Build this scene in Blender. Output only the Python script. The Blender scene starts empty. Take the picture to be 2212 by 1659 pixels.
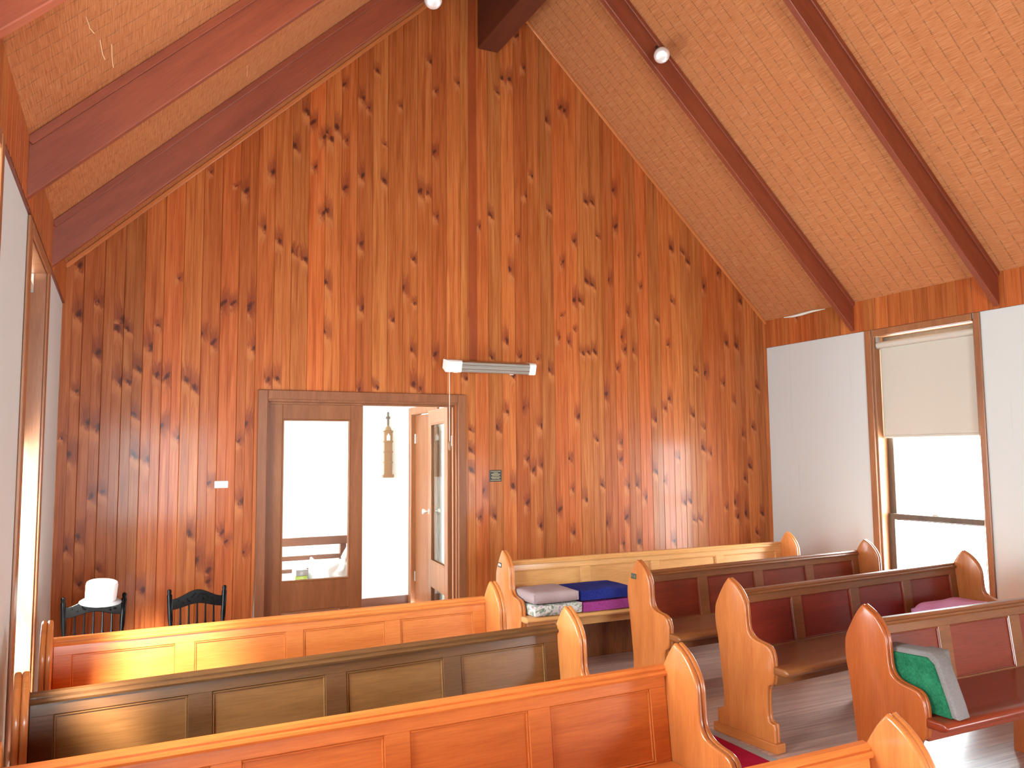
import bpy, bmesh, math, random
from mathutils import Vector, Matrix, noise
random.seed(7)
S = bpy.context.scene
COL = S.collection
PI = math.pi
H = 3.355            # half width of the nave
ZE, ZC = 2.704, 2.983  # eave board bottom / ceiling at the wall
PITCH = 0.9595
APEX = ZC + PITCH*H
YF = -9.6            # wall behind the viewpoint
SLOPE = math.atan(PITCH)

# ------------------------------------------------------------------ helpers
def finish(o, label=None, cat=None, group=None, kind=None):
    if label: o['label'] = label
    if cat: o['category'] = cat
    if group: o['group'] = group
    if kind: o['kind'] = kind
    return o

def thing(name, loc=(0,0,0), rz=0, label=None, cat=None, group=None, kind=None):
    o = bpy.data.objects.new(name, None); COL.objects.link(o)
    o.location = loc; o.rotation_euler = (0,0,rz)
    o.empty_display_size = .1
    return finish(o, label, cat, group, kind)

def grain_uv(bm, axis, off=None):
    lay = bm.loops.layers.uv.get('UVMap') or bm.loops.layers.uv.new('UVMap')
    if off is None: off = (random.uniform(0,40), random.uniform(0,40))
    for f in bm.faces:
        n = f.normal
        ax = max(range(3), key=lambda i: abs(n[i]))
        if axis == ax:
            others = [i for i in range(3) if i != axis]; a, b = others
        else:
            a = axis; b = [i for i in range(3) if i not in (axis, ax)][0]
        for l in f.loops:
            c = l.vert.co
            l[lay].uv = (c[a]+off[0], c[b]+off[1]+c[ax]*.37)

def build(name, bm, mat, parent=None, axis=0, smooth=False, uv=True, loc=None, rot=None, angle=40):
    bm.normal_update()
    if uv: grain_uv(bm, axis)
    me = bpy.data.meshes.new(name)
    bm.to_mesh(me); bm.free()
    for m in (mat if isinstance(mat, (list,tuple)) else [mat]): me.materials.append(m)
    if smooth:
        for p in me.polygons: p.use_smooth = True
        try: me.set_sharp_from_angle(angle=math.radians(angle))
        except Exception: pass
    o = bpy.data.objects.new(name, me); COL.objects.link(o)
    if parent: o.parent = parent
    if loc: o.location = loc
    if rot: o.rotation_euler = rot
    return o

def merge(dst, src, M=None):
    if M is not None: src.transform(M)
    vm = {}
    for v in src.verts: vm[v] = dst.verts.new(v.co)
    for f in src.faces:
        try:
            nf = dst.faces.new([vm[v] for v in f.verts]); nf.material_index = f.material_index
        except ValueError: pass
    src.free()

def box(bm, x0,x1,y0,y1,z0,z1, bev=0.0, seg=1, M=None, mi=0):
    t = bmesh.new()
    vs = [t.verts.new((x,y,z)) for x in (x0,x1) for y in (y0,y1) for z in (z0,z1)]
    for q in ((0,1,3,2),(4,6,7,5),(0,4,5,1),(2,3,7,6),(0,2,6,4),(1,5,7,3)):
        t.faces.new([vs[i] for i in q])
    bmesh.ops.recalc_face_normals(t, faces=t.faces)
    if bev: bmesh.ops.bevel(t, geom=list(t.edges), offset=bev, segments=seg, profile=.6, affect='EDGES')
    for f in t.faces: f.material_index = mi
    merge(bm, t, M); return bm

def prism(bm, pts, a0, a1, axis='X', bev=0.0, seg=2, M=None):
    """pts polygon in the plane across axis, extruded from a0 to a1"""
    t = bmesh.new()
    def P(p, a):
        if axis == 'X': return (a, p[0], p[1])
        if axis == 'Y': return (p[0], a, p[1])
        return (p[0], p[1], a)
    A = [t.verts.new(P(p,a0)) for p in pts]; B = [t.verts.new(P(p,a1)) for p in pts]
    fa = t.faces.new(A); fb = t.faces.new(list(reversed(B)))
    n = len(pts)
    for i in range(n):
        t.faces.new([A[i], B[i], B[(i+1)%n], A[(i+1)%n]])
    bmesh.ops.recalc_face_normals(t, faces=t.faces)
    if bev:
        es = list(set(list(fa.edges)+list(fb.edges)))
        bmesh.ops.bevel(t, geom=es, offset=bev, segments=seg, profile=.5, affect='EDGES', clamp_overlap=True)
    merge(bm, t, M); return bm

def lathe(bm, prof, n=20, M=None, close=True):
    """prof = [(r,z)...] around Z"""
    t = bmesh.new(); rings = []
    for r, z in prof:
        if r < 1e-5: rings.append([t.verts.new((0,0,z))])
        else: rings.append([t.verts.new((r*math.cos(2*PI*i/n), r*math.sin(2*PI*i/n), z)) for i in range(n)])
    for a, b in zip(rings, rings[1:]):
        if len(a)==1 and len(b)==1: continue
        for i in range(n):
            j=(i+1)%n
            if len(a)==1: t.faces.new([a[0], b[i], b[j]])
            elif len(b)==1: t.faces.new([a[i], a[j], b[0]])
            else: t.faces.new([a[i], a[j], b[j], b[i]])
    if close:
        for rg in (rings[0], rings[-1]):
            if len(rg) > 2: t.faces.new(rg)
    bmesh.ops.recalc_face_normals(t, faces=t.faces)
    merge(bm, t, M); return bm

def tube(bm, pts, r, n=8):
    t = bmesh.new(); pts = [Vector(p) for p in pts]; rs = r if isinstance(r,(list,tuple)) else [r]*len(pts)
    rings = []
    for i,p in enumerate(pts):
        d = (pts[min(i+1,len(pts)-1)]-pts[max(i-1,0)]).normalized()
        ref = Vector((0,0,1)) if abs(d.z)<.9 else Vector((1,0,0))
        a = d.cross(ref).normalized(); b = d.cross(a)
        rings.append([t.verts.new(p+rs[i]*(math.cos(2*PI*k/n)*a+math.sin(2*PI*k/n)*b)) for k in range(n)])
    for A,B in zip(rings, rings[1:]):
        for k in range(n): t.faces.new([A[k],A[(k+1)%n],B[(k+1)%n],B[k]])
    t.faces.new(rings[0]); t.faces.new(rings[-1])
    bmesh.ops.recalc_face_normals(t, faces=t.faces)
    merge(bm, t); return bm

def spline(pts, k=5):
    """Catmull-Rom through an open list"""
    out=[]
    n=len(pts)
    for i in range(n-1):
        p0=pts[max(i-1,0)]; p1=pts[i]; p2=pts[i+1]; p3=pts[min(i+2,n-1)]
        for j in range(k):
            t=j/k
            out.append(tuple(.5*((2*p1[c])+(-p0[c]+p2[c])*t+(2*p0[c]-5*p1[c]+4*p2[c]-p3[c])*t*t+(-p0[c]+3*p1[c]-3*p2[c]+p3[c])*t**3) for c in range(len(p1))))
    out.append(tuple(pts[-1])); return out

# ------------------------------------------------------------------ materials
def srgb(r,g,b):
    f=lambda c: (c/255/12.92) if c/255<=.04045 else ((c/255+.055)/1.055)**2.4
    return (f(r),f(g),f(b),1)

class NT:
    def __init__(s, name):
        m = bpy.data.materials.new(name); m.use_nodes = True; s.m = m; s.t = m.node_tree
        s.b = s.t.nodes['Principled BSDF']; s.o = s.t.nodes['Material Output']
    def n(s, typ, **kw):
        nd = s.t.nodes.new(typ)
        for k,v in kw.items():
            if k == 'ins':
                for kk,vv in v.items():
                    if isinstance(vv, bpy.types.NodeSocket): s.t.links.new(vv, nd.inputs[kk])
                    else: nd.inputs[kk].default_value = vv
            else: setattr(nd, k, v)
        return nd
    def link(s,a,b): s.t.links.new(a,b)
    def math(s, op, a, b=0.0, c=0.0):
        nd = s.t.nodes.new('ShaderNodeMath'); nd.operation = op
        for i,v in enumerate((a,b,c)):
            if isinstance(v, bpy.types.NodeSocket): s.t.links.new(v, nd.inputs[i])
            else: nd.inputs[i].default_value = v
        return nd.outputs[0]
    def mix(s, f, a, b, mode='MIX'):
        nd = s.t.nodes.new('ShaderNodeMix'); nd.data_type='RGBA'; nd.blend_type=mode
        for k,v in ((0,f),(6,a),(7,b)):
            if isinstance(v, bpy.types.NodeSocket): s.t.links.new(v, nd.inputs[k])
            else: nd.inputs[k].default_value = v
        return nd.outputs[2]
    def ramp(s, f, stops):
        nd = s.t.nodes.new('ShaderNodeValToRGB'); e = nd.color_ramp.elements
        while len(e)<len(stops): e.new(.5)
        for el,(p,c) in zip(e, stops): el.position=p; el.color=c
        s.t.links.new(f, nd.inputs[0]); return nd.outputs[0]

def wood(name, c_dark, c_light, rough=.33, coat=.25, grain=16, spec=.5, bump=.06, fine=.35, var=.12):
    k = NT(name)
    uv = k.n('ShaderNodeTexCoord').outputs['UV']
    rnd = k.n('ShaderNodeObjectInfo').outputs['Random']
    vec = k.n('ShaderNodeVectorMath', operation='ADD', ins={0:uv}); 
    comb = k.n('ShaderNodeCombineXYZ', ins={0:k.math('MULTIPLY',rnd,31.0),1:k.math('MULTIPLY',rnd,17.0),2:0.0})
    k.link(comb.outputs[0], vec.inputs[1])
    m1 = k.n('ShaderNodeMapping', ins={'Vector':vec.outputs[0],'Scale':(1.3,grain,1)})
    n1 = k.n('ShaderNodeTexNoise', ins={'Vector':m1.outputs[0],'Scale':1.0,'Detail':6.0,'Roughness':.6,'Distortion':.6})
    m2 = k.n('ShaderNodeMapping', ins={'Vector':vec.outputs[0],'Scale':(9,grain*14,1)})
    n2 = k.n('ShaderNodeTexNoise', ins={'Vector':m2.outputs[0],'Scale':1.0,'Detail':3.0,'Roughness':.5})
    m3 = k.n('ShaderNodeMapping', ins={'Vector':vec.outputs[0],'Scale':(2.2,3.0,1)})
    n3 = k.n('ShaderNodeTexNoise', ins={'Vector':m3.outputs[0],'Scale':1.0,'Detail':2.0})
    f = k.math('ADD', k.math('MULTIPLY', n1.outputs[0], 1-fine), k.math('MULTIPLY', n2.outputs[0], fine))
    col = k.ramp(f, [(.34,c_dark),(.64,c_light)])
    col = k.mix(k.math('MULTIPLY', k.math('SUBTRACT', n3.outputs[0], .35), var*2.2), col, tuple(x*.55 for x in c_dark[:3])+(1,))
    k.link(col, k.b.inputs['Base Color'])
    k.b.inputs['Roughness'].default_value = rough
    k.b.inputs['Specular IOR Level'].default_value = spec
    k.b.inputs['Coat Weight'].default_value = coat
    k.b.inputs['Coat Roughness'].default_value = rough*.45
    if bump:
        bp = k.n('ShaderNodeBump', ins={'Strength':bump,'Distance':.004,'Height':f}); k.link(bp.outputs[0], k.b.inputs['Normal'])
    return k.m

def plain(name, col, rough=.5, metal=0.0, spec=.5, noise_amt=0.0, nscale=30, bump=0.0, coat=0.0):
    k = NT(name)
    k.b.inputs['Base Color'].default_value = col
    k.b.inputs['Roughness'].default_value = rough
    k.b.inputs['Metallic'].default_value = metal
    k.b.inputs['Specular IOR Level'].default_value = spec
    k.b.inputs['Coat Weight'].default_value = coat
    if noise_amt or bump:
        g = k.n('ShaderNodeTexCoord').outputs['Object']
        n1 = k.n('ShaderNodeTexNoise', ins={'Vector':g,'Scale':float(nscale),'Detail':4.0})
        if noise_amt:
            c = k.mix(n1.outputs[0], tuple(min(1,x*(1-noise_amt)) for x in col[:3])+(1,), tuple(min(1,x*(1+noise_amt)) for x in col[:3])+(1,))
            k.link(c, k.b.inputs['Base Color'])
        if bump:
            bp = k.n('ShaderNodeBump', ins={'Strength':bump,'Distance':.01,'Height':n1.outputs[0]}); k.link(bp.outputs[0], k.b.inputs['Normal'])
    return k.m

def pine_boards(name):
    """knotty pine lining: UV = grain, uv layer 'knot' = metres from the nearest knot, colour 'tone' = board tone / knot size"""
    k = NT(name)
    uv = k.n('ShaderNodeUVMap', uv_map='UVMap').outputs[0]
    kn = k.n('ShaderNodeUVMap', uv_map='knot').outputs[0]
    at = k.n('ShaderNodeAttribute', attribute_name='tone')
    tone = k.n('ShaderNodeSeparateColor', ins={0:at.outputs['Color']})
    t, ksz, hue = tone.outputs[0], tone.outputs[1], tone.outputs[2]
    # warp around the knot
    nz = k.n('ShaderNodeTexNoise', ins={'Vector':k.n('ShaderNodeMapping', ins={'Vector':uv,'Scale':(26,46,1)}).outputs[0],'Scale':1.0,'Detail':4.0,'Roughness':.65})
    sk = k.n('ShaderNodeSeparateXYZ', ins={0:kn})
    wob = k.math('MULTIPLY', k.math('SUBTRACT', nz.outputs[0], .5), .050)
    skew = k.math('MULTIPLY', k.math('SUBTRACT', hue, .5), 1.3)
    kx = k.math('ADD', k.math('ADD', sk.outputs[0], k.math('MULTIPLY', sk.outputs[1], skew)), wob); ky = k.math('ADD', k.math('MULTIPLY', sk.outputs[1], .70), wob)
    d = k.math('SQRT', k.math('ADD', k.math('MULTIPLY',kx,kx), k.math('MULTIPLY',ky,ky)))
    rad = k.math('MULTIPLY', ksz, .066)
    core = k.n('ShaderNodeMapRange', interpolation_type='SMOOTHSTEP', ins={0:d,1:k.math('MULTIPLY',rad,.20),2:k.math('MULTIPLY',rad,.95),3:1.0,4:0.0}).outputs[0]
    halo = k.n('ShaderNodeMapRange', interpolation_type='SMOOTHSTEP', ins={0:d,1:rad,2:k.math('MULTIPLY',rad,4.2),3:1.0,4:0.0}).outputs[0]
    su = k.n('ShaderNodeSeparateXYZ', ins={0:uv})
    bend = k.math('MULTIPLY', k.math('MULTIPLY', halo, k.math('SIGN', sk.outputs[0])), .022)
    v = k.math('ADD', su.outputs[1], bend)
    g = k.n('ShaderNodeCombineXYZ', ins={0:su.outputs[0],1:v,2:0.0}).outputs[0]
    n1 = k.n('ShaderNodeTexNoise', ins={'Vector':k.n('ShaderNodeMapping', ins={'Vector':g,'Scale':(1.1,26,1)}).outputs[0],'Scale':1.0,'Detail':5.0,'Roughness':.6,'Distortion':.8})
    n2 = k.n('ShaderNodeTexNoise', ins={'Vector':k.n('ShaderNodeMapping', ins={'Vector':g,'Scale':(3,190,1)}).outputs[0],'Scale':1.0,'Detail':2.0})
    f = k.math('ADD', k.math('MULTIPLY', n1.outputs[0], .62), k.math('MULTIPLY', n2.outputs[0], .38))
    base = k.ramp(f, [(.28,(.20,.038,.008,1)),(.48,(.375,.096,.023,1)),(.74,(.55,.188,.058,1))])
    shade = k.math('ADD', .80, k.math('MULTIPLY', t, .34))
    cs = k.n('ShaderNodeCombineXYZ', ins={0:shade,1:k.math('MULTIPLY',shade,k.math('ADD',.86,k.math('MULTIPLY',hue,.26))),2:k.math('MULTIPLY',shade,k.math('ADD',.82,k.math('MULTIPLY',hue,.3)))})
    base = k.mix(1.0, base, cs.outputs[0], 'MULTIPLY')
    swirl = k.math('MULTIPLY', halo, k.n('ShaderNodeMapRange', interpolation_type='SMOOTHSTEP', ins={0:k.math('ADD',ky,k.math('MULTIPLY',kx,.6)),1:k.math('MULTIPLY',rad,-.4),2:k.math('MULTIPLY',rad,-1.6),3:0.0,4:1.0}).outputs[0])  # paler swirl of wood on one side of the knot
    base = k.mix(k.math('MULTIPLY', halo, .62), base, (.16,.028,.012,1))
    base = k.mix(k.math('MULTIPLY', swirl, .55), base, (.62,.22,.068,1))
    base = k.mix(k.math('MULTIPLY', core, .9), base, (.06,.014,.009,1))
    k.link(base, k.b.inputs['Base Color'])
    k.b.inputs['Roughness'].default_value = .38
    k.b.inputs['Specular IOR Level'].default_value = .15
    k.b.inputs['Coat Weight'].default_value = .11
    k.b.inputs['Coat Roughness'].default_value = .13
    bp = k.n('ShaderNodeBump', ins={'Strength':.10,'Distance':.004,'Height':f}); k.link(bp.outputs[0], k.b.inputs['Normal'])
    return k.m

def matting(name):
    k = NT(name)
    uv = k.n('ShaderNodeUVMap', uv_map='UVMap').outputs[0]
    su = k.n('ShaderNodeSeparateXYZ', ins={0:uv})
    st = k.n('ShaderNodeTexNoise', ins={'Vector':k.n('ShaderNodeMapping', ins={'Vector':uv,'Scale':(7,210,1)}).outputs[0],'Scale':1.0,'Detail':4.0,'Roughness':.7})
    pat = k.n('ShaderNodeTexNoise', ins={'Vector':uv,'Scale':2.3,'Detail':4.0})
    col = k.ramp(st.outputs[0], [(.30,(.21,.063,.019,1)),(.48,(.46,.170,.060,1)),(.70,(.63,.30,.135,1))])
    col = k.mix(k.math('MULTIPLY',pat.outputs[0],.55), col, (.43,.135,.044,1))
    # stitch lines along the slope
    wv = k.n('ShaderNodeTexNoise', ins={'Vector':k.n('ShaderNodeMapping', ins={'Vector':uv,'Scale':(2,3,1)}).outputs[0],'Scale':1.0})
    yy = k.math('ADD', k.math('DIVIDE', su.outputs[0], .104), k.math('MULTIPLY', wv.outputs[0], .3))
    fr = k.math('ABSOLUTE', k.math('SUBTRACT', k.math('FRACT', yy), .5))
    ln = k.n('ShaderNodeMapRange', ins={0:fr,1:.012,2:.055,3:1.0,4:0.0}).outputs[0]
    brk = k.n('ShaderNodeMapRange', ins={0:k.n('ShaderNodeTexNoise', ins={'Vector':k.n('ShaderNodeMapping', ins={'Vector':uv,'Scale':(6,26,1)}).outputs[0],'Scale':1.0}).outputs[0],1:.40,2:.56,3:.15,4:1.0}).outputs[0]
    ln = k.math('MULTIPLY', ln, brk)
    col = k.mix(k.math('MULTIPLY', ln, .42), col, (.12,.06,.03,1))
    k.link(col, k.b.inputs['Base Color'])
    k.b.inputs['Roughness'].default_value = .8; k.b.inputs['Specular IOR Level'].default_value=.2
    hh = k.math('SUBTRACT', st.outputs[0], k.math('MULTIPLY', ln, .8))
    bp = k.n('ShaderNodeBump', ins={'Strength':.5,'Distance':.01,'Height':hh}); k.link(bp.outputs[0], k.b.inputs['Normal'])
    return k.m

def white_wall(name, col):
    k = NT(name)
    g = k.n('ShaderNodeTexCoord').outputs['Object']
    n1 = k.n('ShaderNodeTexNoise', ins={'Vector':g,'Scale':1.6,'Detail':5.0})
    n2 = k.n('ShaderNodeTexNoise', ins={'Vector':k.n('ShaderNodeMapping', ins={'Vector':g,'Scale':(26,26,1.1)}).outputs[0],'Scale':1.0,'Detail':2.0})
    c = k.mix(k.math('MULTIPLY', n1.outputs[0], .25), col, tuple(x*.86 for x in col[:3])+(1,))
    st = k.n('ShaderNodeMapRange', ins={0:n2.outputs[0],1:.66,2:.80,3:0.0,4:.35}).outputs[0]
    c = k.mix(st, c, tuple(x*.72 for x in col[:3])+(1,))
    k.link(c, k.b.inputs['Base Color']); k.b.inputs['Roughness'].default_value=.75
    n3 = k.n('ShaderNodeTexNoise', ins={'Vector':g,'Scale':90.0,'Detail':2.0})
    bp = k.n('ShaderNodeBump', ins={'Strength':.12,'Distance':.004,'Height':n3.outputs[0]}); k.link(bp.outputs[0], k.b.inputs['Normal'])
    return k.m

def floor_mat(name):
    k = NT(name)
    g = k.n('ShaderNodeTexCoord').outputs['Object']
    s = k.n('ShaderNodeSeparateXYZ', ins={0:g})
    brd = k.math('FLOOR', k.math('DIVIDE', s.outputs[1], .085))
    rn = k.n('ShaderNodeTexWhiteNoise', noise_dimensions='1D', ins={'W':brd}).outputs[0]
    v = k.n('ShaderNodeCombineXYZ', ins={0:k.math('ADD',k.math('MULTIPLY',s.outputs[0],1.6),k.math('MULTIPLY',rn,20.0)),1:k.math('MULTIPLY',s.outputs[1],38.0),2:0.0}).outputs[0]
    n = k.n('ShaderNodeTexNoise', ins={'Vector':v,'Scale':1.0,'Detail':5.0,'Roughness':.6})
    col = k.ramp(n.outputs[0], [(.3,(.34,.185,.145,1)),(.7,(.66,.42,.335,1))])
    col = k.mix(k.math('MULTIPLY', rn, .45), col, (.27,.16,.135,1))
    fr = k.math('FRACT', k.math('DIVIDE', s.outputs[1], .085))
    gap = k.n('ShaderNodeMapRange', ins={0:k.math('ABSOLUTE',k.math('SUBTRACT',fr,.5)),1:.475,2:.49,3:0.0,4:1.0}).outputs[0]
    col = k.mix(k.math('MULTIPLY',gap,.7), col, (.02,.012,.01,1))
    k.link(col, k.b.inputs['Base Color']); k.b.inputs['Roughness'].default_value=.36
    k.b.inputs['Coat Weight'].default_value=.4; k.b.inputs['Coat Roughness'].default_value=.24; k.b.inputs['Specular IOR Level'].default_value=.35
    bp = k.n('ShaderNodeBump', ins={'Strength':.15,'Distance':.003,'Height':k.math('SUBTRACT',n.outputs[0],gap)}); k.link(bp.outputs[0], k.b.inputs['Normal'])
    return k.m

def fabric(name, c1, c2, scale=60, rough=.95, patch=4.0):
    k = NT(name)
    g = k.n('ShaderNodeTexCoord').outputs['Object']
    a = k.n('ShaderNodeTexNoise', ins={'Vector':g,'Scale':float(scale),'Detail':4.0,'Roughness':.7})
    b = k.n('ShaderNodeTexNoise', ins={'Vector':g,'Scale':float(patch),'Detail':3.0})
    f = k.math('ADD', k.math('MULTIPLY',a.outputs[0],.5), k.math('MULTIPLY',b.outputs[0],.5))
    k.link(k.ramp(f,[(.38,c1),(.62,c2)]), k.b.inputs['Base Color'])
    k.b.inputs['Roughness'].default_value=rough; k.b.inputs['Specular IOR Level'].default_value=.08
    bp = k.n('ShaderNodeBump', ins={'Strength':.5,'Distance':.006,'Height':a.outputs[0]}); k.link(bp.outputs[0], k.b.inputs['Normal'])
    return k.m

def floral(name):
    k = NT(name)
    g = k.n('ShaderNodeTexCoord').outputs['Object']
    v = k.n('ShaderNodeTexNoise', ins={'Vector':g,'Scale':22.0,'Detail':3.0,'Distortion':1.5})
    w = k.n('ShaderNodeTexNoise', ins={'Vector':g,'Scale':34.0,'Detail':2.0,'Distortion':1.0})
    col = k.ramp(v.outputs[0],[(.36,(.20,.26,.16,1)),(.46,(.55,.52,.46,1)),(.56,(.62,.57,.52,1)),(.66,(.45,.22,.25,1))])
    col = k.mix(k.n('ShaderNodeMapRange', ins={0:w.outputs[0],1:.56,2:.64,3:0.0,4:.9}).outputs[0], col, (.13,.16,.11,1))
    k.link(col, k.b.inputs['Base Color']); k.b.inputs['Roughness'].default_value=.9
    return k.m

def glass(name):
    k = NT(name); t = k.t
    tr = k.n('ShaderNodeBsdfTransparent', ins={0:(.97,.98,.97,1)}); gl = k.n('ShaderNodeBsdfGlossy', ins={'Roughness':.02})
    lw = k.n('ShaderNodeLayerWeight', ins={0:.5})
    mx = k.n('ShaderNodeMixShader', ins={0:k.math('ADD', .03, k.math('MULTIPLY', k.math('POWER', lw.outputs[1], 5.0), .6))})
    k.link(tr.outputs[0], mx.inputs[1]); k.link(gl.outputs[0], mx.inputs[2]); k.link(mx.outputs[0], k.o.inputs[0])
    t.nodes.remove(k.b)
    return k.m

M = {}
M['pine'] = pine_boards('knotty_pine')
M['mat'] = matting('rush_matting')
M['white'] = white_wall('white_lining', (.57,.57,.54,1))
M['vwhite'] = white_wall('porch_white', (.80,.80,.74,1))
M['floor'] = floor_mat('floor_boards')
M['rafter'] = wood('rafter_timber', (.165,.030,.011,1), (.255,.055,.021,1), rough=.5, coat=0, grain=9)
M['ridge'] = wood('ridge_timber', (.075,.014,.006,1), (.12,.026,.010,1), rough=.5, coat=0, grain=9)
M['trimwood'] = wood('trim_timber', (.42,.12,.032,1), (.56,.19,.056,1), rough=.4, coat=.1, grain=12, spec=.3)
M['batten'] = wood('batten_timber', (.22,.040,.010,1), (.33,.065,.016,1), rough=.4, coat=.1, grain=14, spec=.3)
M['frame'] = wood('door_frame_timber', (.165,.052,.019,1), (.265,.092,.036,1), rough=.42, coat=.05, spec=.3, grain=12)
M['leafwood'] = wood('door_timber', (.175,.052,.016,1), (.265,.092,.031,1), rough=.38, coat=.08, spec=.3, grain=12)
M['winwood'] = wood('window_timber', (.22,.075,.027,1), (.36,.14,.052,1), rough=.4, coat=.15, grain=12)
M['sash'] = wood('sash_timber', (.07,.045,.030,1), (.13,.085,.055,1), rough=.45, coat=.05, grain=12)
M['blind'] = plain('blind_cloth', (.53,.475,.39,1), .9, noise_amt=.04, nscale=120)
M['glass'] = glass('window_glass')
M['black'] = plain('black_lacquer', (.003,.0028,.003,1), .2, spec=.1)
M['chrome'] = plain('satin_chrome', (.95,.94,.91,1), .33, metal=.6)
M['blackmetal'] = plain('black_metal', (.012,.012,.014,1), .5)
M['plategreen'] = plain('dark_green_enamel', (.03,.055,.03,1), .4)
M['cream'] = plain('white_enamel', (.80,.77,.70,1), .4)
M['steel'] = plain('dull_steel', (.52,.48,.42,1), .3, metal=1.0)
M['mesh'] = plain('grille_wire', (.36,.31,.25,1), .5)
M['brass'] = plain('gold_paint', (.60,.48,.25,1), .4)
M['hatcloth'] = plain('white_cloth', (.86,.86,.85,1), .85, noise_amt=.03)
M['greycloth'] = plain('grey_cloth', (.38,.36,.36,1), .85)
M['plastic'] = plain('white_plastic_film', (.88,.90,.92,1), .35, bump=.3, nscale=40)
M['carpet'] = fabric('red_carpet', (.26,.004,.018,1), (.42,.010,.040,1), 260)
M['carpetedge'] = fabric('grey_carpet_edge', (.26,.22,.19,1), (.38,.33,.29,1), 260)
M['mauve'] = fabric('mauve_cloth', (.34,.24,.235,1), (.44,.33,.32,1), 180)
M['navy'] = fabric('navy_velvet', (.010,.014,.11,1), (.028,.036,.22,1), 120)
M['magenta'] = fabric('magenta_velvet', (.22,.026,.13,1), (.38,.065,.25,1), 120)
M['pink'] = fabric('pink_velvet', (.58,.22,.38,1), (.72,.34,.50,1), 120)
M['grey'] = fabric('grey_cloth_border', (.15,.125,.115,1), (.22,.19,.175,1), 180)
M['green'] = fabric('green_velvet', (.008,.075,.034,1), (.026,.155,.072,1), 110, patch=14)
M['floral'] = floral('floral_cloth')
M['plaque'] = plain('black_plaque', (.012,.010,.009,1), .35)
M['paper'] = plain('pale_paper', (.75,.78,.70,1), .7)
M['lime'] = plain('lime_cover', (.45,.62,.12,1), .6)
M['benchwood'] = wood('bench_timber', (.13,.045,.025,1), (.21,.08,.045,1), rough=.5, coat=.05, grain=12)
M['hangwood'] = wood('carved_timber', (.19,.095,.042,1), (.29,.155,.073,1), rough=.5, coat=.05, grain=10)
M['straw'] = plain('straw', (.70,.52,.30,1), .6)
M['knob'] = plain('knob_glass', (.75,.74,.70,1), .15, metal=.6)
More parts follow.
